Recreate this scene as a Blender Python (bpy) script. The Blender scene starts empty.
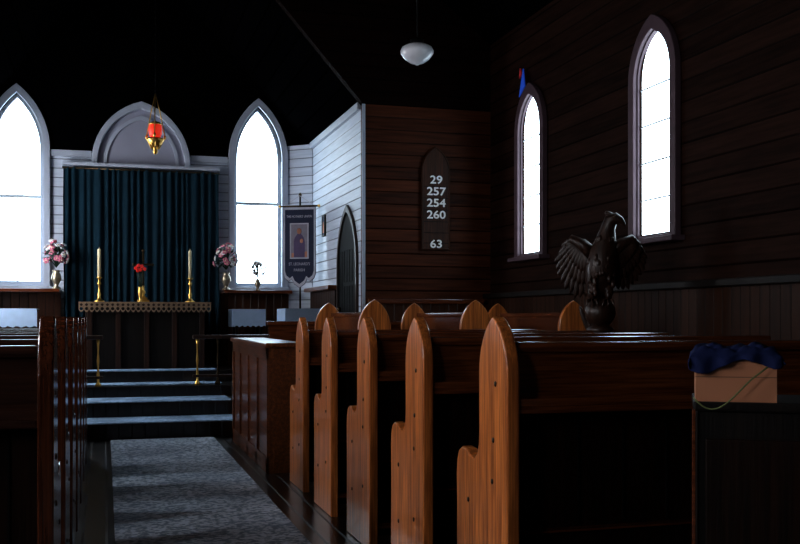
import bpy, bmesh, math, random
from mathutils import Matrix, Vector
random.seed(7)
scn = bpy.context.scene
COL = scn.collection
MX = Matrix(((0,0,1,0),(1,0,0,0),(0,1,0,0),(0,0,0,1)))   # plate -> YZ plane (normal X)
MY = Matrix(((1,0,0,0),(0,0,-1,0),(0,1,0,0),(0,0,0,1)))  # plate -> XZ plane (normal -Y)
T = Matrix.Translation

# ------------------------------------------------------------ materials
def newmat(name):
    m = bpy.data.materials.new(name); m.use_nodes = True
    nt = m.node_tree
    return m, nt, nt.nodes['Principled BSDF']
def setp(b, rough=.5, metal=0, coat=0, spec=.5):
    b.inputs['Roughness'].default_value = rough
    b.inputs['Metallic'].default_value = metal
    b.inputs['Coat Weight'].default_value = coat
    b.inputs['Coat Roughness'].default_value = .15
    b.inputs['Specular IOR Level'].default_value = spec
def mixcol(nt, fac, a, b):
    n = nt.nodes.new('ShaderNodeMix'); n.data_type = 'RGBA'
    for sock, v in ((n.inputs[0], fac), (n.inputs[6], a), (n.inputs[7], b)):
        if isinstance(v, (int, float)): sock.default_value = v
        elif isinstance(v, tuple): sock.default_value = (*v, 1)
        else: nt.links.new(v, sock)
    return n.outputs[2]
def mth(nt, op, a, b=None):
    n = nt.nodes.new('ShaderNodeMath'); n.operation = op
    for i, v in enumerate((a, b)):
        if v is None: continue
        if isinstance(v, (int, float)): n.inputs[i].default_value = v
        else: nt.links.new(v, n.inputs[i])
    return n.outputs[0]
def noise(nt, scale, vec_scale=(1,1,1), detail=4):
    tc = nt.nodes.new('ShaderNodeTexCoord'); mp = nt.nodes.new('ShaderNodeMapping')
    mp.inputs['Scale'].default_value = vec_scale
    nt.links.new(tc.outputs['Object'], mp.inputs[0])
    n = nt.nodes.new('ShaderNodeTexNoise'); n.inputs['Scale'].default_value = scale
    n.inputs['Detail'].default_value = detail
    nt.links.new(mp.outputs[0], n.inputs['Vector'])
    return n.outputs[0]
def ramp(nt, v, a, b):
    n = nt.nodes.new('ShaderNodeMapRange'); nt.links.new(v, n.inputs[0])
    n.inputs[1].default_value = a; n.inputs[2].default_value = b
    return n.outputs[0]
def bump(nt, b, h, s=.3, d=.01):
    n = nt.nodes.new('ShaderNodeBump')
    if isinstance(s, (int, float)): n.inputs['Strength'].default_value = s
    else: nt.links.new(s, n.inputs['Strength'])
    n.inputs['Distance'].default_value = d
    nt.links.new(h, n.inputs['Height']); nt.links.new(n.outputs[0], b.inputs['Normal'])
def plain(name, c, rough=.5, metal=0, coat=0, var=.25, sc=12, spec=.5):
    m, nt, b = newmat(name); setp(b, rough, metal, coat, spec)
    f = noise(nt, sc)
    nt.links.new(mixcol(nt, f, tuple(x*(1-var) for x in c), tuple(min(1, x*(1+var)) for x in c)), b.inputs['Base Color'])
    return m
def wood(name, c1, c2, axis='Z', rough=.3, coat=.4, spec=.5):
    m, nt, b = newmat(name); setp(b, rough, 0, coat, spec)
    vs = {'X': (.6, 14, 14), 'Y': (14, .6, 14), 'Z': (14, 14, .6)}[axis]
    f = ramp(nt, noise(nt, 3.0, vs, 6), .3, .7)
    f2 = ramp(nt, noise(nt, 9.0, vs, 3), .42, .6)
    col = mixcol(nt, f, c1, c2)
    col = mixcol(nt, mth(nt, 'MULTIPLY', f2, .45), col, tuple(x*.35 for x in c1))
    nt.links.new(col, b.inputs['Base Color'])
    bump(nt, b, f2, .12, .003)
    return m
def boards(name, c1, c2, pitch=.14, axis=2, rough=.5, coat=0, upper=None, zsplit=None, spec=.4, bs=.8):
    m, nt, b = newmat(name); setp(b, rough, 0, coat, spec)
    tc = nt.nodes.new('ShaderNodeTexCoord'); sp = nt.nodes.new('ShaderNodeSeparateXYZ')
    nt.links.new(tc.outputs['Object'], sp.inputs[0])
    zz = mth(nt, 'MULTIPLY', sp.outputs[axis], 1/pitch)
    fr = mth(nt, 'FRACT', zz); fl = mth(nt, 'FLOOR', zz)
    wn = nt.nodes.new('ShaderNodeTexWhiteNoise'); wn.noise_dimensions = '1D'
    nt.links.new(fl, wn.inputs['W'])
    vs = (.8, .8, 12) if axis == 2 else (12, 12, .8)
    g = ramp(nt, noise(nt, 3, vs, 5), .3, .7)
    f = mth(nt, 'ADD', mth(nt, 'MULTIPLY', g, .6), mth(nt, 'MULTIPLY', wn.outputs[0], .4))
    col = mixcol(nt, f, c1, c2)
    strength = bs
    groove = mth(nt, 'LESS_THAN', fr, .09)
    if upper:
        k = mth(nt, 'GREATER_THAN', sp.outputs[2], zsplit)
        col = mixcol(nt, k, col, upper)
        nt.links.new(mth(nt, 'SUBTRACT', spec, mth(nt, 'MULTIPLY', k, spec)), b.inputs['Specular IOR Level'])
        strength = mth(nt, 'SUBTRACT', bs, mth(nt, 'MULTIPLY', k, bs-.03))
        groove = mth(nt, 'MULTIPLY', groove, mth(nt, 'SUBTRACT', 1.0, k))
    col = mixcol(nt, mth(nt, 'MULTIPLY', groove, .7), col, tuple(x*.15 for x in c1))
    nt.links.new(col, b.inputs['Base Color'])
    bump(nt, b, ramp(nt, fr, 0, .12), strength, .012)
    return m
def emit(name, c, s):
    m, nt, b = newmat(name)
    b.inputs['Base Color'].default_value = (*c, 1)
    f = noise(nt, 3)
    nt.links.new(mixcol(nt, f, tuple(x*.85 for x in c), c), b.inputs['Emission Color'])
    b.inputs['Emission Strength'].default_value = s
    return m

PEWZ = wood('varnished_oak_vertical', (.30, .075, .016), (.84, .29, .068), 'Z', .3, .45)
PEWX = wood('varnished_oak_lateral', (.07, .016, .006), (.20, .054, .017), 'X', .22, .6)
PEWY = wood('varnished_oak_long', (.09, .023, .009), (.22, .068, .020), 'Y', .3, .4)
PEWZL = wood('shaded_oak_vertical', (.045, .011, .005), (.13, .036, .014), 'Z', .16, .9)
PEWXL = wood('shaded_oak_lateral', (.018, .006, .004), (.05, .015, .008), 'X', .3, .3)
PEWD = wood('dark_shaded_panel', (.006, .003, .002), (.018, .006, .003), 'Z', .5, 0, .15)  # on pews, shade below ledge and seat is put into this colour
DARK = wood('dark_stained_wood', (.005, .004, .004), (.012, .008, .006), 'Z', .5, 0, .2)
DARKCARVE = wood('carved_dark_oak', (.014, .006, .004), (.055, .022, .013), 'Z', .42, .15, .3)
HYMNW = wood('hymn_board_oak', (.022, .007, .003), (.085, .026, .011), 'Z', .5, 0, .2)
PLUG = plain('pew_plug', (.03, .012, .006), .4)
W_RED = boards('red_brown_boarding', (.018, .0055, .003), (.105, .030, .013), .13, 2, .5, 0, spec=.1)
W_REDSHADE = boards('shaded_gable_boarding', (.0035, .0018, .0016), (.011, .0045, .0035), .13, 2, .7, 0, spec=.02, bs=.3)  # upper front wall: its shade is put into this darker colour
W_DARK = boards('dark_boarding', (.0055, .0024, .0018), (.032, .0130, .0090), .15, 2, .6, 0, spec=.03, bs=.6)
W_WHITE = boards('white_painted_boarding', (.42, .47, .56), (.64, .69, .78), .115, 2, .45)
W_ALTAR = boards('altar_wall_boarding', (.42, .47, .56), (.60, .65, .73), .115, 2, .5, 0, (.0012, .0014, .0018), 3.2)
DADO = boards('dado_boarding', (.024, .008, .004), (.07, .023, .010), .1, 0, .45, 0, spec=.2)
DADOY = boards('dado_boarding_side', (.012, .0045, .0025), (.048, .017, .008), .1, 1, .45, 0, spec=.08)
CEIL = boards('ceiling_boarding', (.0008, .0008, .001), (.0018, .0018, .0022), .15, 0, 1, 0, spec=0, bs=.1)
FLOOR = boards('floorboards', (.005, .0045, .005), (.012, .009, .009), .12, 0, .28, .2)
WHITEP = plain('white_gloss_paint', (.42, .46, .54), .4, var=.08)
GREYP = plain('arch_panel_paint', (.33, .34, .42), .6, var=.12, sc=4)
CASE = plain('dark_window_casing', (.085, .052, .066), .5, var=.3, spec=.3)
GLASS = emit('daylight_window_glass', (.74, .90, 1.0), 7.5)
GLASSK = emit('daylight_window_glass_bright', (.95, .96, 1.0), 18)
BLUEG = emit('blue_stained_glass', (.02, .09, .55), .35)
REDG = emit('red_stained_glass', (.6, .04, .05), .06)
LEADW = plain('pale_glazing_bars', (.6, .66, .7), .5)
LEAD = LEADW
BRASS = plain('brass', (.80, .50, .14), .33, 1, var=.15)
BRONZE = plain('old_bronze', (.07, .05, .03), .4, 1)
CREAM = plain('candle_wax', (.75, .66, .42), .5, var=.05)
LACE = plain('lace_linen', (.22, .145, .09), .8, var=.6, sc=70)
CLOTHW = plain('pale_blue_linen', (.36, .47, .62), .7, var=.12)
CURT = plain('teal_curtain', (.004, .022, .036), .85, var=.4, sc=5, spec=.15)
CARD = plain('cardboard', (.46, .20, .105), .8, var=.12, sc=6)
BLUEC = plain('navy_cloth', (.006, .012, .062), .85, var=.3, spec=.2)
CORD = plain('green_cord', (.13, .15, .05), .6)
BLACK = plain('black_board', (.004, .004, .004), .6, spec=.1)
WHITEN = plain('white_numerals', (.95, .95, .95), .6, var=.03)
BANN = plain('banner_navy', (.015, .02, .05), .85)
BANNT = plain('banner_trim', (.40, .40, .46), .7)
BANNG = plain('banner_ground', (.22, .20, .24), .8, sc=20)
SKIN = plain('banner_figure', (.45, .20, .13), .8)
ROBE = plain('banner_robe', (.10, .07, .14), .8)
FP = plain('pink_petals', (.60, .20, .28), .6)
FW = plain('white_petals', (.72, .70, .72), .6)
FR = plain('red_petals', (.75, .02, .012), .5)
LEAF = plain('leaves', (.01, .035, .02), .5)
REDLAMP = emit('ruby_lamp_glass', (.9, .05, .02), .6)
OPAL = plain('opal_glass_shade', (.80, .80, .86), .25, coat=.5, var=.05)
VASE = plain('vase_metal', (.4, .34, .25), .3, .8)
# carpet
CARPET, nt, b = newmat('patterned_carpet'); setp(b, .9, spec=.2)
f1 = ramp(nt, noise(nt, 34, (1, 1, 1), 3), .42, .58); f2 = ramp(nt, noise(nt, 1.6), .38, .68)
cc = mixcol(nt, f1, (.20, .26, .33), (.58, .67, .78))
cc = mixcol(nt, mth(nt, 'MULTIPLY', f2, .4), cc, (.12, .16, .24))
nt.links.new(cc, b.inputs['Base Color']); bump(nt, b, f1, .4, .004)
STEPC, nt, b = newmat('blue_step_carpet'); setp(b, .7, spec=.3)
f1 = ramp(nt, noise(nt, 30, (1, 1, 1), 3), .42, .58); f2 = ramp(nt, noise(nt, 4), .40, .62)
cc = mixcol(nt, f1, (.26, .42, .62), (.45, .62, .82))
cc = mixcol(nt, mth(nt, 'MULTIPLY', f2, .6), cc, (.08, .13, .22))
nt.links.new(cc, b.inputs['Base Color']); bump(nt, b, f1, .4, .004)

# ------------------------------------------------------------ builder
class B:
    def __init__(s, name):
        s.name = name; s.bm = bmesh.new(); s.mats = []
    def mi(s, m):
        if m not in s.mats: s.mats.append(m)
        return s.mats.index(m)
    def merge(s, bm, mat, M=None, smooth=False):
        if M is not None: bmesh.ops.transform(bm, matrix=M, verts=bm.verts)
        i = s.mi(mat)
        for f in bm.faces: f.material_index = i; f.smooth = smooth
        me = bpy.data.meshes.new('tmp'); bm.to_mesh(me); bm.free()
        s.bm.from_mesh(me); bpy.data.meshes.remove(me)
    def box(s, x0, x1, y0, y1, z0, z1, mat, bev=0, M=None):
        bm = bmesh.new(); bmesh.ops.create_cube(bm, size=1)
        for v in bm.verts:
            v.co = Vector(((x0+x1)/2+v.co.x*(x1-x0), (y0+y1)/2+v.co.y*(y1-y0), (z0+z1)/2+v.co.z*(z1-z0)))
        if bev: bmesh.ops.bevel(bm, geom=list(bm.edges), offset=bev, segments=2, affect='EDGES', profile=.6)
        s.merge(bm, mat, M)
    def plate(s, outer, holes, t, mat, M, bev=0):
        cu = bpy.data.curves.new('t', 'CURVE'); cu.dimensions = '2D'; cu.fill_mode = 'BOTH'
        cu.extrude = max(t/2-bev, .0001); cu.bevel_depth = bev; cu.bevel_resolution = 2; cu.offset = -bev
        for pts in [outer]+holes:
            sp = cu.splines.new('POLY'); sp.points.add(len(pts)-1)
            for p, q in zip(sp.points, pts): p.co = (q[0], q[1], 0, 1)
            sp.use_cyclic_u = True
        ob = bpy.data.objects.new('t', cu); COL.objects.link(ob)
        bpy.context.view_layer.update()
        me = bpy.data.meshes.new_from_object(ob.evaluated_get(bpy.context.evaluated_depsgraph_get()))
        bpy.data.objects.remove(ob); bpy.data.curves.remove(cu)
        bm = bmesh.new(); bm.from_mesh(me); bpy.data.meshes.remove(me)
        bmesh.ops.remove_doubles(bm, verts=bm.verts, dist=1e-5)
        s.merge(bm, mat, M)
    def text(s, body, size, mat, M, t=.004, sx=1, bold=0):
        cu = bpy.data.curves.new('t', 'FONT'); cu.body = body; cu.size = size
        cu.align_x = 'CENTER'; cu.align_y = 'CENTER'; cu.extrude = t
        cu.resolution_u = 3
        ob = bpy.data.objects.new('t', cu); COL.objects.link(ob)
        bpy.context.view_layer.update()
        me = bpy.data.meshes.new_from_object(ob.evaluated_get(bpy.context.evaluated_depsgraph_get()))
        bpy.data.objects.remove(ob); bpy.data.curves.remove(cu)
        for k, (ox, oy) in enumerate([(0, 0)]+([(bold, 0), (-bold, 0), (0, bold), (0, -bold)] if bold else [])):
            bm = bmesh.new(); bm.from_mesh(me)
            s.merge(bm, mat, M @ T((ox, oy, k*.0004)) @ Matrix.Diagonal((sx, 1, 1, 1)))
        bpy.data.meshes.remove(me)
    def lathe(s, prof, c, mat, seg=20, smooth=True, M=None, rib=0):
        bm = bmesh.new(); rings = []
        for r, z in prof:
            ring = []
            for k in range(seg):
                a = 2*math.pi*k/seg; rr = r*(1+(rib if k % 2 else 0))
                ring.append(bm.verts.new((c[0]+rr*math.cos(a), c[1]+rr*math.sin(a), c[2]+z)))
            rings.append(ring)
        for a, bb in zip(rings, rings[1:]):
            for k in range(seg):
                bm.faces.new((a[k], a[(k+1) % seg], bb[(k+1) % seg], bb[k]))
        bm.faces.new(rings[0][::-1]); bm.faces.new(rings[-1])
        s.merge(bm, mat, M, smooth)
    def tube(s, pts, r, mat, seg=8, radii=None):
        pts = [Vector(p) for p in pts]
        bm = bmesh.new(); rings = []
        for i, p in enumerate(pts):
            d = (pts[min(i+1, len(pts)-1)]-pts[max(i-1, 0)]).normalized()
            u = d.orthogonal().normalized() if i == 0 else (u - d*u.dot(d)).normalized()
            w = d.cross(u); rr = radii[i] if radii else r
            rings.append([bm.verts.new(p+(u*math.cos(2*math.pi*k/seg)+w*math.sin(2*math.pi*k/seg))*rr) for k in range(seg)])
        for a, bb in zip(rings, rings[1:]):
            for k in range(seg):
                bm.faces.new((a[k], a[(k+1) % seg], bb[(k+1) % seg], bb[k]))
        bm.faces.new(rings[0][::-1]); bm.faces.new(rings[-1])
        s.merge(bm, mat, None, True)
    def ell(s, c, sc, mat, R=None, sub=2):
        bm = bmesh.new(); bmesh.ops.create_icosphere(bm, subdivisions=sub, radius=1)
        M = T(c) @ (R if R is not None else Matrix.Identity(4)) @ Matrix.Diagonal((*sc, 1))
        s.merge(bm, mat, M, True)
    def finish(s, loc=(0, 0, 0), rotz=0, scale=(1, 1, 1), parent=None):
        me = bpy.data.meshes.new(s.name)
        bmesh.ops.recalc_face_normals(s.bm, faces=s.bm.faces)
        s.bm.to_mesh(me); s.bm.free()
        for m in s.mats: me.materials.append(m)
        ob = bpy.data.objects.new(s.name, me); COL.objects.link(ob)
        ob.location = loc; ob.rotation_euler = (0, 0, rotz); ob.scale = scale
        if parent: ob.parent = parent
        return ob
def dup(ob, name, loc, rotz=0, scale=(1, 1, 1)):
    o = bpy.data.objects.new(name, ob.data); COL.objects.link(o)
    o.location = loc; o.rotation_euler = (0, 0, rotz); o.scale = scale
    return o
def arch(c, hw, z0, zs, h, n=10):
    R = (h*h+hw*hw)/(2*hw); a = math.asin(min(1, h/R)) if R >= hw else 0
    if h < hw: a = math.pi/2
    pts = [(c+hw, z0)]
    for i in range(n+1):
        t = a*i/n; pts.append((c+hw-R+R*math.cos(t), zs+R*math.sin(t)))
    for i in range(n-1, -1, -1):
        t = a*i/n; pts.append((c-hw+R-R*math.cos(t), zs+R*math.sin(t)))
    pts.append((c-hw, z0))
    return pts

# ------------------------------------------------------------ shell
XR, XL, YF, YB = 4.0, -3.0, 10.1, -2.5
nave_wins_R = [6.70, 8.98]
nave_wins_L = [0.2, 2.4, 4.6, 6.8]
def hole(c): return arch(c, .24, 1.77, 2.98, .36)
b = B('floor'); b.box(XL-.2, XR+.2, YB-.2, 10.2, -.12, 0, FLOOR); b.finish()
b = B('wall_right')
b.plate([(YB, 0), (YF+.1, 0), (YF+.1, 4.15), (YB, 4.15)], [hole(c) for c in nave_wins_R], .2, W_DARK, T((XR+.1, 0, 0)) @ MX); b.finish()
b = B('wall_left')
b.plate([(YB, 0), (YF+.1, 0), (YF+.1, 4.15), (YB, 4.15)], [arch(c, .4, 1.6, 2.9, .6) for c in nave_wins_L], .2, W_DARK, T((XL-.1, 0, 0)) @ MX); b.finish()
b = B('wall_back')
b.plate([(XL-.2, 0), (XR+.2, 0), (XR+.2, 4.02), (.5, 6.87), (XL-.2, 4.02)], [], .2, W_DARK, T((0, YB-.1, 0)) @ MY); b.finish()
b = B('wall_front')
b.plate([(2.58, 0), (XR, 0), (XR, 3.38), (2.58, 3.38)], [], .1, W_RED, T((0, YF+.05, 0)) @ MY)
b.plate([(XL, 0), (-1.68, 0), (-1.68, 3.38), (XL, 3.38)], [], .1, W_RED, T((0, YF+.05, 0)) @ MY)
b.plate([(XL, 3.38), (-1.68, 3.38), (.45, 5.8), (2.58, 3.38), (XR, 3.38), (XR, 4.16), (.5, 6.87), (XL, 4.16)], [], .1, W_REDSHADE, T((0, YF+.05, 0)) @ MY); b.finish()
b = B('ceiling')
for sx, x1 in ((1, XR+.2), (-1, XL-.2)):
    bm = bmesh.new()
    p = [(.5, YB-.2, 6.8), (x1, YB-.2, 3.95), (x1, 10.25, 3.95), (.5, 10.25, 6.8)]
    vs = [bm.verts.new(q) for q in p]+[bm.verts.new((q[0], q[1], q[2]+.14)) for q in p]
    for f in ((0,1,2,3),(4,5,6,7),(0,1,5,4),(1,2,6,5),(2,3,7,6),(3,0,4,7)): bm.faces.new([vs[i] for i in f])
    b.merge(bm, CEIL)
for x1 in (2.75, -1.85):
    bm = bmesh.new()
    zz = 5.8-abs(x1-.45)*2.4/2.13
    p = [(.45, 10.2, 5.8), (x1, 10.2, zz), (x1, 13.3, zz), (.45, 13.3, 5.8)]
    vs = [bm.verts.new(q) for q in p]+[bm.verts.new((q[0], q[1], q[2]+.12)) for q in p]
    for f in ((0,1,2,3),(4,5,6,7),(0,1,5,4),(1,2,6,5),(2,3,7,6),(3,0,4,7)): bm.faces.new([vs[i] for i in f])
    b.merge(bm, CEIL)
b.finish()
# chancel
WC = 1.91; WLC = -1.03
b = B('wall_altar')
b.plate([(-1.68, 0), (2.58, 0), (2.58, 3.45), (.45, 5.85), (-1.68, 3.45)],
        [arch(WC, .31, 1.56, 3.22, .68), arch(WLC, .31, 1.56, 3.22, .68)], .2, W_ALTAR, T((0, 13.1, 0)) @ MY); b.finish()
b = B('wall_chancel_right')
DC = 10.76
b.plate([(10.2, 0), (13.0, 0), (13.0, 3.4), (10.2, 3.4)], [], .15, W_WHITE, T((2.655, 0, 0)) @ MX)
b.box(-.2, .2, -.01, .03, .3, 3.4, W_WHITE, 0, T((2.43, 12.87, 0)) @ Matrix.Rotation(math.radians(-42), 4, 'Z')); b.finish()
b = B('wall_chancel_left')
b.plate([(10.2, 0), (13.0, 0), (13.0, 3.4), (10.2, 3.4)], [arch(11.5, .5, 1.3, 2.6, .65)], .15, W_WHITE, T((-1.755, 0, 0)) @ MX); b.finish()
b = B('floor_chancel')
b.box(-.7, 1.9, 9.8, 10.2, 0, .15, FLOOR, .008)
b.box(-1.68, 2.58, 10.2, 13.0, 0, .15, FLOOR)
b.box(-1.68, 2.58, 10.4, 13.0, .15, .30, FLOOR, .008)
b.box(-1.68, 2.58, 11.0, 13.0, .30, .42, FLOOR, .008)
b.box(-.6, 1.5, 11.6, 12.75, .42, .55, FLOOR, .008)
b.finish()
b = B('carpet_runner')
b.box(.05, 1.0, -2.0, 9.72, 0, .012, CARPET, .004); b.finish()
for y0, y1, z in ((9.81, 10.39, .15), (10.41, 10.99, .30), (11.20, 11.59, .42), (11.61, 11.98, .55)):
    b = B('step_carpet'); b.box(-.25, 1.25, y0, y1, z, z+.01, STEPC); b.finish()
b = B('trim_1')
for x0, x1 in ((-.64, -.16), (1.045, 1.515), (2.31, 2.36)):
    b.box(x0, x1, 12.96, 13.0, 3.14, 3.22, WHITEP, .006)
b.box(2.54, 2.58, 10.2, 12.75, 3.34, 3.42, WHITEP, .006)
b.finish()
b = B('trim_2')   # corner board where nave wall meets chancel
b.box(2.565, 2.60, 10.085, 10.1, .9, 3.38, WHITEP, .002); b.finish()
b = B('trim_3')
b.box(2.54, 2.58, 11.26, 12.7, .42, 1.48, DADOY)
b.box(2.46, 2.58, 11.26, 12.72, 1.48, 1.53, PEWY, .008)
b.box(1.42, 2.3, 12.94, 13.0, .42, 1.46, DADO)
b.box(-1.66, -.52, 12.94, 13.0, .42, 1.46, DADO)
b.finish()
b = B('trim_4')
b.box(1.42, 2.28, 12.55, 13.0, 1.46, 1.50, PEWX, .008)
b.box(-1.66, -.52, 12.55, 13.0, 1.46, 1.50, PEWX, .008)
b.finish()
b = B('trim_5')  # nave dado right wall
b.box(3.96, 4.0, -2.4, 10.08, .15, 1.36, DADOY); b.box(3.90, 4.0, -2.4, 10.08, 1.36, 1.41, DARK, .008)
b.finish()
b = B('trim_6')
b.box(2.62, 3.9, 10.06, 10.1, .15, 1.3, DADO); b.box(2.62, 3.9, 10.02, 10.1, 1.3, 1.35, PEWX, .008); b.finish()
b = B('baseboard_right'); b.box(3.95, 4.0, -2.4, 10.05, 0, .15, DARK, .005); b.finish()

# ------------------------------------------------------------ windows
def window(n, plane, c, pos, hw, z0, zs, h, case, cw, glass, inward, bars=3, sillmat=None, proud=.03, din=.11, rim=.045, barm=None):
    b = B('window_%d' % n); barm = barm or LEAD
    out = arch(c, hw+cw, z0-.02, zs, h+cw*1.35); inn = arch(c, hw-.005, z0, zs, h-.008)
    MM = MX if plane == 'X' else MY
    def at(d):
        v = pos+inward*d
        return T((v, 0, 0)) @ MM if plane == 'X' else T((0, v, 0)) @ MM
    b.plate(out, [inn], .05, case, at(proud), .006)
    b.plate(arch(c, hw, z0, zs, h), [arch(c, hw-rim, z0+rim, zs, h-rim*1.1)], .04, case, at(-din+.02))
    b.plate(arch(c, hw-.005, z0+.005, zs, h-.008), [], .01, glass, at(-din))
    for i in range(bars):
        z = z0+(zs+h*.3-z0)*(i+1)/(bars+.6)
        d0, d1 = pos-inward*(din-.01), pos-inward*(din-.02)
        if plane == 'X': b.box(d0, d1, c-hw+.02, c+hw-.02, z-.006, z+.006, barm)
        else: b.box(c-hw+.02, c+hw-.02, d0, d1, z-.006, z+.006, barm)
    s0, s1 = sorted((pos-inward*.02, pos+inward*.11))
    sm = sillmat or case
    if plane == 'X': b.box(s0, s1, c-hw-cw-.04, c+hw+cw+.04, z0-.06, z0-.02, sm, .008)
    else: b.box(c-hw-cw-.02, c+hw+cw+.02, s0, s1, z0-.055, z0-.02, sm, .008)
    return b
n = 0
for c in nave_wins_R:
    n += 1
    b = window(n, 'X', c, XR, .265, 1.77, 2.98, .36, CASE, .075, GLASS, -1, 4, din=.02, rim=.018, barm=LEADW)
    if c == 8.98:
        b.plate([(c+.10, 3.60), (c+.20, 3.34), (c+.06, 3.42)], [], .012, BLUEG, T((XR-.058, 0, 0)) @ MX)
        b.plate([(c+.17, 3.62), (c+.19, 3.52), (c+.13, 3.56)], [], .014, REDG, T((XR-.06, 0, 0)) @ MX)
    b.finish()
for c in nave_wins_L:
    n += 1
    window(n, 'X', c, XL, .4, 1.6, 2.9, .6, CASE, .07, GLASSK, 1, 4).finish()
for c in (WC, WLC):
    n += 1
    b = window(n, 'Y', c, 13.0, .31, 1.56, 3.22, .68, WHITEP, .075, GLASS, -1, 0, WHITEP, .035)
    b.box(c-.29, c+.29, 13.05, 13.08, 2.62, 2.66, LEADW, .004)
    b.box(c-.008, c+.008, 13.075, 13.085, 1.6, 2.62, LEADW)
    b.finish()
n += 1
window(n, 'X', 11.5, -1.68, .5, 1.3, 2.6, .65, WHITEP, .06, GLASSK, 1, 3).finish()  # unseen side window, added to light the right chancel wall
b = B('trim_7')   # blind centre arch over the altar
b.plate(arch(.44, .60, 3.04, 3.08, .78), [arch(.44, .53, 3.05, 3.08, .69)], .10, WHITEP, T((0, 12.95, 0)) @ MY, .008)
b.plate(arch(.44, .535, 3.05, 3.08, .695), [], .02, GREYP, T((0, 12.985, 0)) @ MY)
b.plate(arch(.44, .46, 3.05, 3.08, .61), [arch(.44, .42, 3.06, 3.08, .56)], .03, WHITEP, T((0, 12.965, 0)) @ MY)
b.box(-.50, 1.40, 12.84, 13.0, 3.02, 3.06, WHITEP, .005)
b.finish()

b = B('door_1')
b.plate(arch(DC, .43, .3, 1.72, .62), [], .012, BLACK, T((2.572, 0, 0)) @ MX)
b.plate(arch(DC, .47, .3, 1.72, .68), [arch(DC, .425, .29, 1.72, .61)], .03, DARKCARVE, T((2.564, 0, 0)) @ MX, .004)
for i in range(-3, 4): b.box(2.562, 2.567, DC+i*.12-.004, DC+i*.12+.004, .32, 1.9, BLACK)
b.box(2.558, 2.567, DC-.38, DC+.1, 1.5, 1.55, BLACK, .003); b.box(2.558, 2.567, DC-.38, DC+.1, .7, .75, BLACK, .003)
b.ell((2.55, DC+.33, 1.25), (.03, .03, .03), BRONZE)
b.finish()

# ------------------------------------------------------------ pews
def pew_mesh(name, L, far=False, Z=PEWZ, X=PEWX):
    b = B(name)
    H, hw = .20, .13
    prof = [(0, 0), (0, .955)]
    R = (H**2+hw**2)/(2*hw); a = math.asin(H/R)
    for i in range(1, 9):
        t = a*i/8; prof.append((R-R*math.cos(t), .955+R*math.sin(t)))
    for i in range(7, -1, -1):
        t = a*i/8; prof.append((2*hw-R+R*math.cos(t), .955+R*math.sin(t)))
    prof += [(.258, .76), (.262, .71), (.278, .675), (.31, .655), (.345, .662), (.385, .680), (.43, .683), (.465, .665), (.485, .625), (.49, .57), (.485, .45), (.49, 0)]
    prof = prof[::-1]
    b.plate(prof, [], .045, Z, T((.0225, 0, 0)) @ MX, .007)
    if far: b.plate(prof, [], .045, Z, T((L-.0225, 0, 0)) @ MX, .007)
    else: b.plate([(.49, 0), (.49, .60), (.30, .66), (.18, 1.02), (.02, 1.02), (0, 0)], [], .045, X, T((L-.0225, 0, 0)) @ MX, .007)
    for x in (-.001,):
        for y, z in ((.10, .93), (.12, .74), (.13, .60), (.36, .50), (.36, .25), (.13, .30)):
            b.ell((x, y, z), (.004, .011, .011), PLUG, None, 1)
    x0, x1 = .045, L-.045
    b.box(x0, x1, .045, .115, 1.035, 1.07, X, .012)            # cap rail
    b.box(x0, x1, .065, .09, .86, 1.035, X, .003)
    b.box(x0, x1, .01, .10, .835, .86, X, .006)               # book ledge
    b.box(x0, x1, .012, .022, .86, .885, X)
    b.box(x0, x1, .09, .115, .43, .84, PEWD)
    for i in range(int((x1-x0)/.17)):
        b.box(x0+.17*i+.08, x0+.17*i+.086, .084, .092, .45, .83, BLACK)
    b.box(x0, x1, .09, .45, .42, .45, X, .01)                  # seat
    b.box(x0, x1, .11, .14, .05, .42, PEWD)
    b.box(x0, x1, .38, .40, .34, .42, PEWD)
    b.box(x0, x1, .02, .07, .10, .13, X, .006)              # foot rail
    return b
PY = [3.01, 3.90, 4.77, 5.65, 6.50]
first = None
for y in PY:
    if first is None: first = pew_mesh('pew', 1.75).finish((1.25, y, 0))
    else: dup(first, 'pew', (1.25, y, 0))
left = None
for y in PY+[7.37, 8.24]:
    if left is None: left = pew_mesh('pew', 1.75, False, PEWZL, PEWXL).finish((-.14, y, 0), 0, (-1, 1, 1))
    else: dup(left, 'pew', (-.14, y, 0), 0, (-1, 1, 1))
cp = None
for x in (2.14, 2.98, 3.84):
    if cp is None: cp = pew_mesh('choir_pew', 1.7, True).finish((x, 7.5, 0), math.pi/2, (1, 1, 1.12))
    else: dup(cp, 'choir_pew', (x, 7.5, 0), math.pi/2, (1, 1, 1.12))
b = B('choir_desk')
b.box(1.16, 1.19, 7.35, 9.45, 0, .93, PEWY)
for y in (7.35, 7.87, 8.39, 8.91, 9.38): b.box(1.145, 1.16, y, y+.07, 0, .93, PEWY, .003)
b.box(1.145, 1.16, 7.35, 9.45, .0, .12, PEWY, .003); b.box(1.145, 1.16, 7.35, 9.45, .84, .93, PEWY, .003)
b.box(1.13, 1.45, 7.33, 9.47, .93, .965, PEWY, .01)
b.box(1.19, 1.45, 7.35, 7.39, 0, .93, PEWY, .003); b.box(1.19, 1.45, 9.41, 9.45, 0, .93, PEWY, .003)
b.finish()
b = B('choir_screen')
b.box(1.5, 3.85, 9.50, 9.54, 0, 1.08, PEWX)
for i in range(8): b.box(1.5+i*.325, 1.57+i*.325, 9.48, 9.50, 0, 1.0, PEWX, .003)
b.box(1.48, 3.87, 9.46, 9.58, 1.08, 1.12, PEWX, .01)
b.finish()

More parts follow.
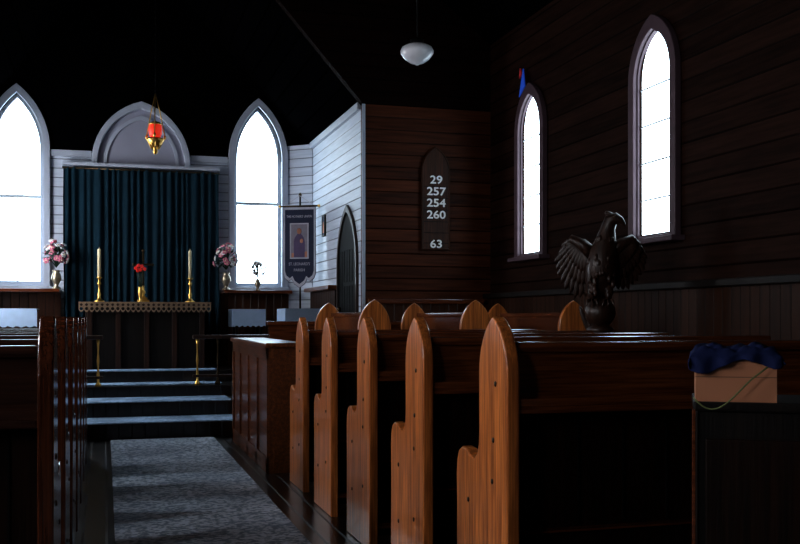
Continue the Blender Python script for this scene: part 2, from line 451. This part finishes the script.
# ------------------------------------------------------------ altar
b = B('altar')
b.box(-.22, 1.14, 12.12, 12.6, .55, 1.28, DARK, .01)
for i in range(5): b.box(-.20+i*.32, -.14+i*.32, 12.09, 12.12, .55, 1.26, DARKCARVE, .006)
b.box(-.29, 1.21, 12.05, 12.65, 1.28, 1.33, DARKCARVE, .01)
b.box(-.295, 1.215, 12.045, 12.6, 1.33, 1.338, LACE)
sc = []
nx = 26
for i in range(nx):
    x0 = -.29+1.5*i/nx; w = 1.5/nx
    for k in range(5): sc.append((x0+w*k/5, 1.250-.035*math.sin(math.pi*k/5)))
sc += [(1.21, 1.250), (1.21, 1.338), (-.29, 1.338)]
holes = []
for i in range(nx):
    cx = -.29+1.5*(i+.5)/nx
    holes.append([(cx+.020*math.cos(t), 1.258+.020*math.sin(t)) for t in [math.pi*2*k/6 for k in range(6)]])
    holes.append([(cx+.020*math.cos(t), 1.304+.018*math.sin(t)) for t in [math.pi*2*k/4 for k in range(4)]])
b.plate(sc, holes, .006, LACE, T((0, 12.04, 0)) @ MY)
b.finish()
def candlestick(x):
    b = B('altar_candlestick')
    b.lathe([(.06, 0), (.06, .012), (.03, .03), (.014, .06), (.024, .09), (.012, .12), (.012, .20), (.026, .22), (.012, .24), (.014, .27), (.034, .285), (.034, .292)], (0, 0, 0), BRASS)
    b.lathe([(.020, .29), (.020, .62), (.004, .63), (.002, .645)], (0, 0, 0), CREAM, 12)
    return b.finish((x, 12.3, 1.338))
candlestick(-.065); candlestick(.985)
b = B('altar_cross')
b.box(-.07, .07, -.05, .05, 0, .03, BRASS, .004); b.box(-.05, .05, -.035, .035, .03, .06, BRASS, .004)
b.lathe([(.03, .06), (.014, .09), (.028, .12), (.014, .15), (.012, .2)], (0, 0, 0), BRASS)
b.box(-.012, .012, -.008, .008, .2, .62, BRONZE, .003); b.box(-.11, .11, -.008, .008, .44, .465, BRONZE, .003)
for cx, cz in ((-.11, .452), (.11, .452), (0, .62)): b.ell((cx, 0, cz), (.02, .01, .02), BRONZE)
b.finish((.44, 12.38, 1.338))

def bouquet(b, c, r, cols, nfl, fs=.035):
    for i in range(nfl):
        t = random.uniform(0, 6.283); ph = random.uniform(-.4, 1.45)
        rr = r*random.uniform(.8, 1.12)
        p = Vector((c[0]+rr*math.cos(t)*math.cos(ph), c[1]+rr*.8*math.sin(t)*math.cos(ph), c[2]+rr*1.35*math.sin(ph)))
        m = random.choice(cols); d = (p-Vector(c)).normalized()
        Rq = d.to_track_quat('Z', 'Y').to_matrix().to_4x4()
        for k in range(5):
            aa = 2*math.pi*k/5
            q = p+(Rq @ Vector((math.cos(aa)*fs*.55, math.sin(aa)*fs*.55, .0)))
            b.ell(q, (fs*.5, fs*.5, fs*.28), m, Rq, 1)
        b.ell(p+d*.008, (fs*.25,)*3, CREAM, None, 1)
        b.tube([(c[0], c[1], c[2]-r*.9), tuple(Vector(c)*.5+p*.5-Vector((0, 0, .02))), tuple(p)], .003, LEAF, 5)
    for i in range(nfl):
        t = random.uniform(0, 6.283); ph = random.uniform(-.7, 1.2)
        d = Vector((math.cos(t)*math.cos(ph), math.sin(t)*math.cos(ph)*.8, math.sin(ph)))
        Rq = d.to_track_quat('X', 'Z').to_matrix().to_4x4()
        b.ell(Vector(c)+d*r*.85, (.05, .018, .005), LEAF, Rq, 1)
def vase(name, loc, s=1, cols=(FP, FW), n=22):
    b = B(name)
    b.lathe([(.05, 0), (.05, .01), (.02, .03), (.03, .06), (.055, .11), (.045, .16), (.03, .18), (.045, .2), (.04, .198)], (0, 0, 0), VASE)
    bouquet(b, (0, 0, .35), .13, cols, n)
    return b.finish(loc, 0, (s, s, s))
vase('flower_vase', (-.56, 12.67, 1.50), 1.1, n=36); vase('flower_vase', (1.46, 12.67, 1.50), 1.1, n=36)
vase('white_flower_vase', (1.86, 12.70, 1.50), .72, (FW,), 26)
b = B('red_flower_vase')
b.lathe([(.03, 0), (.03, .008), (.012, .02), (.02, .06), (.03, .12), (.022, .16), (.028, .18)], (0, 0, 0), BRASS)
for i, (x, z) in enumerate([(-.05, .40), (-.02, .43), (.02, .42), (.05, .39), (0, .38), (-.03, .37)]):
    b.tube([(0, 0, .15), (x*.6, 0, .29), (x, 0, z)], .003, LEAF, 5)
    for k in range(5):
        a = k*1.257; b.ell((x+.012*math.cos(a), -.01, z+.012*math.sin(a)), (.014, .008, .014), FR, None, 1)
b.finish((.40, 12.17, 1.338))

b = B('altar_curtain')
bm = bmesh.new(); cols = []; NX = 260
for i in range(NX+1):
    u = i/NX; x = -.485+1.875*u
    ph = u*2*math.pi*22+1.4*math.sin(u*17)+.9*math.sin(u*41)
    col = []
    for j in range(7):
        z = .56+(3.0-.56)*j/6; am = (.020+.014*(1-j/6))*(.75+.3*math.sin(u*29))
        col.append(bm.verts.new((x+.006*math.sin(ph*.5+j), 12.87+am*math.sin(ph+.15*math.sin(j)), z)))
    cols.append(col)
for a, c in zip(cols, cols[1:]):
    for j in range(6): bm.faces.new((a[j], c[j], c[j+1], a[j+1]))
b.merge(bm, CURT, None, True)
b.tube([(-.50, 12.87, 2.99), (1.40, 12.87, 2.99)], .014, BRONZE)
b.finish()

b = B('communion_rail')
for x0, x1 in ((-.9, -.02), (.92, 1.9)):
    b.box(x0, x1, 11.08, 11.18, .92, .965, DARKCARVE, .012)
    b.box(x0, x1, 11.10, 11.16, .50, .53, DARKCARVE, .005)
    k = 5
    for i in range(k):
        x = x0+.05+(x1-x0-.1)*i/(k-1)
        b.lathe([(.035, 0), (.03, .02), (.012, .05), (.016, .12), (.008, .2), (.016, .27), (.008, .36), (.012, .44), (.02, .505)], (x, 11.13, .42), BRASS if i in (0, 4) else BRONZE, 12)
b.finish()

def credence(name, x0, x1, y0, y1, zf, zt):
    b = B(name)
    for x in (x0+.03, x1-.06):
        for y in (y0+.03, y1-.06): b.box(x, x+.035, y, y+.035, zf, zt-.02, DARK, .004)
    b.box(x0, x1, y0, y1, zt-.03, zt, DARK, .005)
    b.box(x0-.008, x1+.008, y0-.008, y1+.008, zt, zt+.008, CLOTHW)
    pts = [(x0-.008, zt+.008)]
    for i in range(21):
        pts.append((x0-.008+(x1-x0+.016)*i/20, zt-.20-.01*math.sin(i*1.9)))
    pts.append((x1+.008, zt+.008))
    b.plate(pts, [], .006, CLOTHW, T((0, y0-.01, 0)) @ MY)
    pts = [(y0-.008, zt+.008)]+[(y0-.008+(y1-y0+.016)*i/20, zt-.20-.01*math.sin(i*1.9)) for i in range(21)]+[(y1+.008, zt+.008)]
    b.plate(pts, [], .006, CLOTHW, T((x0-.01, 0, 0)) @ MX)
    return b.finish()
credence('credence_table', 1.48, 1.86, 12.1, 12.5, .42, 1.25)
credence('credence_table', -1.3, -.75, 12.1, 12.5, .42, 1.25)
credence('clergy_desk', 1.98, 2.42, 11.3, 11.85, .42, 1.25)

b = B('sanctuary_lamp')
b.lathe([(.012, -.20), (.03, -.17), (.02, -.15), (.05, -.10), (.095, -.05), (.10, -.03), (.085, -.02)], (0, 0, 0), BRASS, 16)
b.lathe([(.05, -.02), (.07, .03), (.075, .08), (.065, .13), (.06, .135)], (0, 0, 0), REDLAMP, 16)
b.lathe([(.066, .13), (.07, .14), (.045, .16), (.02, .165)], (0, 0, 0), BRASS, 16)
for k in range(3):
    a = 2*math.pi*k/3+.4
    b.tube([(.1*math.cos(a), .1*math.sin(a), -.04), (.115*math.cos(a), .115*math.sin(a), .02), (.05*math.cos(a), .05*math.sin(a), .3), (0, 0, .48)], .006, BRASS, 6)
    b.ell((.115*math.cos(a), .115*math.sin(a), .0), (.018, .018, .03), BRASS, None, 1)
for k in range(8):
    a = 2*math.pi*k/8
    b.tube([(.09*math.cos(a), .09*math.sin(a), -.03), (.04*math.cos(a), .04*math.sin(a), -.14)], .008, BRASS, 6)
for i in range(31):
    z = .48+i*.064
    b.ell((0, 0, z+.03), (.004 if i % 2 else .008, .008 if i % 2 else .004, .034), BLACK, None, 1)
b.tube([(0, 0, 2.44), (0, 0, 2.50)], .004, BLACK)
b.finish((.54, 11.5, 3.18))

b = B('pendant_lamp')
b.lathe([(.012, -.10), (.02, -.092), (.06, -.08), (.11, -.045), (.142, .0), (.145, .025), (.13, .055), (.085, .078), (.06, .085)], (0, 0, 0), OPAL, 40, True, None, -.05)
b.lathe([(.06, .08), (.06, .12), (.02, .14)], (0, 0, 0), BLACK)
b.tube([(0, 0, .13), (0, 0, 1.71)], .006, BLACK)
b.finish((2.6, 8.29, 3.445))

b = B('hymn_board')
HX = 3.365
b.plate(arch(0, .16, -.55, .28, .27), [], .03, HYMNW, T((0, 0, 0)) @ MY, .006)
b.plate(arch(0, .155, -.545, .28, .262), [arch(0, .142, -.53, .28, .245)], .04, HYMNW, MY, .004)
for z in (.128, .005, -.118, -.243, -.36, -.47): b.box(-.14, .14, -.020, -.014, z-.010, z-.004, BLACK)
for tx, z in (('29', .19), ('257', .067), ('254', -.055), ('260', -.18), ('63', -.49)):
    b.text(tx, .118, WHITEN, T((0, -.026, z)) @ MY, .003, 1.2, .003)
b.finish((HX, 10.075, 2.42))

b = B('church_banner')
out = [(-.21, .42), (-.21, -.40), (-.19, -.46), (-.14, -.50), (-.10, -.47), (-.07, -.53), (0, -.58), (.07, -.53), (.10, -.47), (.14, -.50), (.19, -.46), (.21, -.40), (.21, .42)]
b.plate(out, [], .008, BANN, MY)
inn = [(x*.88, z*.92) for x, z in out]
b.plate([(x*.98, z*.99) for x, z in out], [inn], .014, BANNT, MY)
b.plate([(-.12, -.22), (.12, -.22), (.12, .22), (-.12, .22)], [[(-.105, -.205), (.105, -.205), (.105, .205), (-.105, .205)]], .02, BANNT, MY)
b.plate([(-.106, -.206), (.106, -.206), (.106, .206), (-.106, .206)], [], .012, BANNG, MY)
b.plate(arch(0, .07, -.2, -.02, .12), [], .018, ROBE, MY)
b.ell((0, -.01, .12), (.03, .008, .038), SKIN); b.ell((.03, -.012, .0), (.022, .006, .028), SKIN)
b.plate([(-.10, -.20), (.10, -.20), (.10, -.13), (-.10, -.15)], [], .016, SKIN, MY)
b.text("THE MOTHERS' UNION", .042, BANNT, T((0, -.006, .30)) @ MY, .002, .75)
b.text("ST. LEONARD'S", .05, BANNT, T((0, -.006, -.285)) @ MY, .002, .8)
b.text("PARISH", .05, BANNT, T((0, -.006, -.36)) @ MY, .002, .9)
b.tube([(-.25, 0, .43), (.25, 0, .43)], .011, BRONZE)
for x in (-.25, .25): b.ell((x, 0, .43), (.018, .018, .018), BRASS)
b.tube([(-.2, 0, .43), (0, .01, .56), (.2, 0, .43)], .004, BANNT)
b.tube([(0, .03, -1.66), (0, .03, .56)], .012, DARK); b.ell((0, .03, .57), (.02, .02, .03), BRONZE)
b.lathe([(.13, -1.68), (.13, -1.66), (.03, -1.62), (.02, -1.5)], (0, .03, 0), DARK)
b.finish((2.30, 12.18, 2.10), math.radians(-28))

b = B('framed_picture')
b.plate([(-.08, -.13), (.08, -.13), (.08, .13), (-.08, .13)], [[(-.06, -.11), (.06, -.11), (.06, .11), (-.06, .11)]], .02, DARK, MX)
b.plate([(-.062, -.112), (.062, -.112), (.062, .112), (-.062, .112)], [], .008, BANN, MX)
b.plate(arch(0, .03, -.09, -.01, .06), [], .014, SKIN, MX)
b.finish((2.568, 12.0, 2.28))

# ------------------------------------------------------------ eagle lectern
b = B('eagle_lectern')
b.lathe([(.26, 0), (.26, .05), (.22, .08), (.22, .12), (.16, .16), (.09, .22), (.06, .32), (.075, .36), (.05, .40), (.045, .62), (.07, .68), (.085, .72), (.07, .76), (.045, .82),
         (.045, 1.0), (.08, 1.04), (.10, 1.07), (.06, 1.10)], (0, 0, 0), DARKCARVE, 24)
b.ell((0, 0, 1.19), (.11, .11, .11), DARKCARVE, None, 3)
pts = [(-.05, .10, 1.16), (-.03, .07, 1.26), (-.005, .02, 1.38), (.01, -.02, 1.50), (.025, -.02, 1.62), (.04, -.02, 1.71), (.055, -.03, 1.79), (.075, -.04, 1.845), (.11, -.05, 1.855), (.145, -.055, 1.84), (.165, -.058, 1.815), (.168, -.058, 1.795)]
rad = [.03, .06, .10, .115, .10, .072, .052, .050, .044, .024, .012, .004]
b.tube(pts, 0, DARKCARVE, 14, rad)
b.ell((.07, -.03, 1.885), (.045, .03, .02), DARKCARVE, Matrix.Rotation(.5, 4, 'Y'), 2)   # crest
for s in (-1, 1): b.ell((.10, -.05+s*.04, 1.865), (.012, .006, .010), BRONZE, None, 1)
for i in range(46):
    zz = random.uniform(1.3, 1.72); a = random.uniform(-2.6, -.5)
    r = .112 if zz < 1.6 else .08
    b.ell((.012+.9*r*math.cos(a)+(.02 if zz > 1.6 else 0), -.01+r*math.sin(a), zz), (.018, .010, .032), DARKCARVE, None, 1)
for s in (-1, 1):
    b.tube([(s*.045, -.02, 1.40), (s*.06, -.06, 1.32), (s*.055, -.05, 1.27)], 0, DARKCARVE, 8, [.045, .03, .018])
    for k in (-1, 0, 1):
        b.tube([(s*.055, -.05, 1.28), (s*.055+k*.03, -.09, 1.275), (s*.055+k*.04, -.115, 1.235)], 0, DARKCARVE, 6, [.012, .011, .004])
for k in range(-3, 4):
    R = Matrix.Rotation(k*.12, 4, 'Y')
    b.ell((k*.025-.03, .11, 1.12), (.02, .008, .13), DARKCARVE, R, 2)
def wing(s, sh, wr, tips):
    sh, wr = Vector(sh), Vector(wr)
    b.tube([sh, (sh*.5+wr*.5)+Vector((0, -.01, .02)), wr, wr+Vector((s*.05, .01, -.04))], 0, DARKCARVE, 10, [.055, .044, .038, .018])
    N = 11
    for layer, (ls, off, wd) in enumerate(((1.0, .015, .030), (.72, -.002, .028), (.45, -.018, .026))):
        for i in range(N):
            t = i/(N-1)
            root = sh.lerp(wr, .15+.85*t)
            k = t*(len(tips)-1); j = min(int(k), len(tips)-2)
            tip = Vector(tips[j]).lerp(Vector(tips[j+1]), k-j)
            tip = root+(tip-root)*ls
            mid = (root+tip)/2+Vector((0, off, 0)); d = tip-root
            yax = Vector((0, 1, 0)); zax = d.normalized(); xax = yax.cross(zax).normalized(); yy = zax.cross(xax)
            Rq = Matrix((xax, yy, zax)).transposed().to_4x4()
            b.ell(mid, (wd, .010, d.length*.53), DARKCARVE, Rq, 2)
wing(-1, (-.05, .0, 1.60), (-.20, .02, 1.715), [(-.10, .03, 1.31), (-.18, .04, 1.30), (-.25, .05, 1.36), (-.30, .05, 1.46), (-.32, .04, 1.56), (-.27, .03, 1.66)])
wing(1, (.07, .0, 1.60), (.22, .02, 1.71), [(.13, .03, 1.36), (.20, .04, 1.36), (.26, .05, 1.42), (.31, .05, 1.50), (.325, .04, 1.58), (.28, .03, 1.66)])
b.box(-.20, .20, .05, .07, 1.40, 1.62, DARKCARVE, .004)
b.finish((3.40, 6.46, 0), math.radians(-27.8))

# ------------------------------------------------------------ cabinet + box
cz = .935
cab_loc = (1.455, 2.26, 0); cr = math.radians(-32)
b = B('wooden_cabinet')
b.box(.01, .62, .01, .30, .06, cz-.025, DARK, .004)
b.box(0, .63, 0, .31, cz-.025, cz, DARK, .006)
b.box(-.003, .006, -.006, .010, .0, cz-.02, PEWX, .002)
b.box(.61, .63, -.005, .01, .0, cz-.02, DARK, .002)
b.box(.03, .31, -.004, .01, .10, .84, PEWD, .004); b.box(.33, .60, -.004, .01, .10, .84, PEWD, .004)
b.box(.01, .62, .01, .30, 0, .06, DARK)
b.ell((.30, -.012, .5), (.01, .01, .01), BRASS)
b.finish(cab_loc, cr)
b = B('cardboard_box')
W, Dp, H = .198, .16, .108
b.box(0, W, 0, .004, 0, H, CARD); b.box(0, W, Dp-.004, Dp, 0, H, CARD)
b.box(0, .004, .004, Dp-.004, 0, H, CARD); b.box(W-.004, W, .004, Dp-.004, 0, H, CARD)
b.box(.004, W-.004, .004, Dp-.004, 0, .004, CARD)
b.box(0, W, -.001, 0, H*.58, H*.60, plain('box_crease', (.18, .09, .05), .8))
bx = (1.463, 2.262, cz)
b.finish(bx, cr)
b = B('blue_cloth')
bm = bmesh.new(); g = []; NU, NV = 70, 50
for i in range(NU+1):
    row = []
    for j in range(NV+1):
        x = -.045+(W+.09)*i/NU; y = -.045+(Dp+.09)*j/NV
        ex = max(0, -x, x-W); ey = max(0, -y, y-Dp)
        fold = abs(math.sin(x*60+2*math.sin(y*30)))*.9+abs(math.sin(x*95-y*60))*.5-.6
        z = H+.018+.022*math.exp(-((x-.04)/.045)**2-((y-.07)/.06)**2)+.016*math.exp(-((x-.15)/.045)**2)
        z += .010*fold*(1 if ex+ey == 0 else .3)+.004*math.cos(y*55-x*20)
        z -= max(ex, ey)*.85*(1+.35*math.sin(x*38+1))
        xx = min(max(x, -.010-.16*ex), W+.010+.16*ex); yy = min(max(y, -.012-.12*ey-.006*math.sin(x*105)*min(1, ey*40)), Dp+.014)
        row.append(bm.verts.new((xx, yy, z)))
    g.append(row)
for i in range(NU):
    for j in range(NV): bm.faces.new((g[i][j], g[i+1][j], g[i+1][j+1], g[i][j+1]))
b.merge(bm, BLUEC, None, True)
o = b.finish(bx, cr)
md = o.modifiers.new('thick', 'SOLIDIFY'); md.thickness = .003
b = B('green_cord')
pts = []
for i in range(17):
    t = i/16
    pts.append((-.006+.18*t, -.022-.01*math.sin(t*3.1), .012-.055*math.sin(math.pi*min(1, t*1.25))*(1-t)+.08*t*t))
b.tube(pts, .0022, CORD, 6)
b.finish(bx, cr)

# ------------------------------------------------------------ camera, world
w = bpy.data.worlds.new('World'); scn.world = w; w.use_nodes = True
w.node_tree.nodes['Background'].inputs[0].default_value = (.5, .65, 1, 1)
w.node_tree.nodes['Background'].inputs[1].default_value = .05
cam = bpy.data.cameras.new('camera'); co = bpy.data.objects.new('camera', cam); COL.objects.link(co)
co.location = (0, 0, 1.15); co.rotation_euler = (math.radians(90), 0, -math.atan(.295))
cam.lens = 45; cam.sensor_width = 36; cam.shift_y = .0575; cam.clip_start = .02
scn.camera = co
scn.view_settings.view_transform = 'Standard'
scn.view_settings.exposure = 0
scn.view_settings.gamma = .85
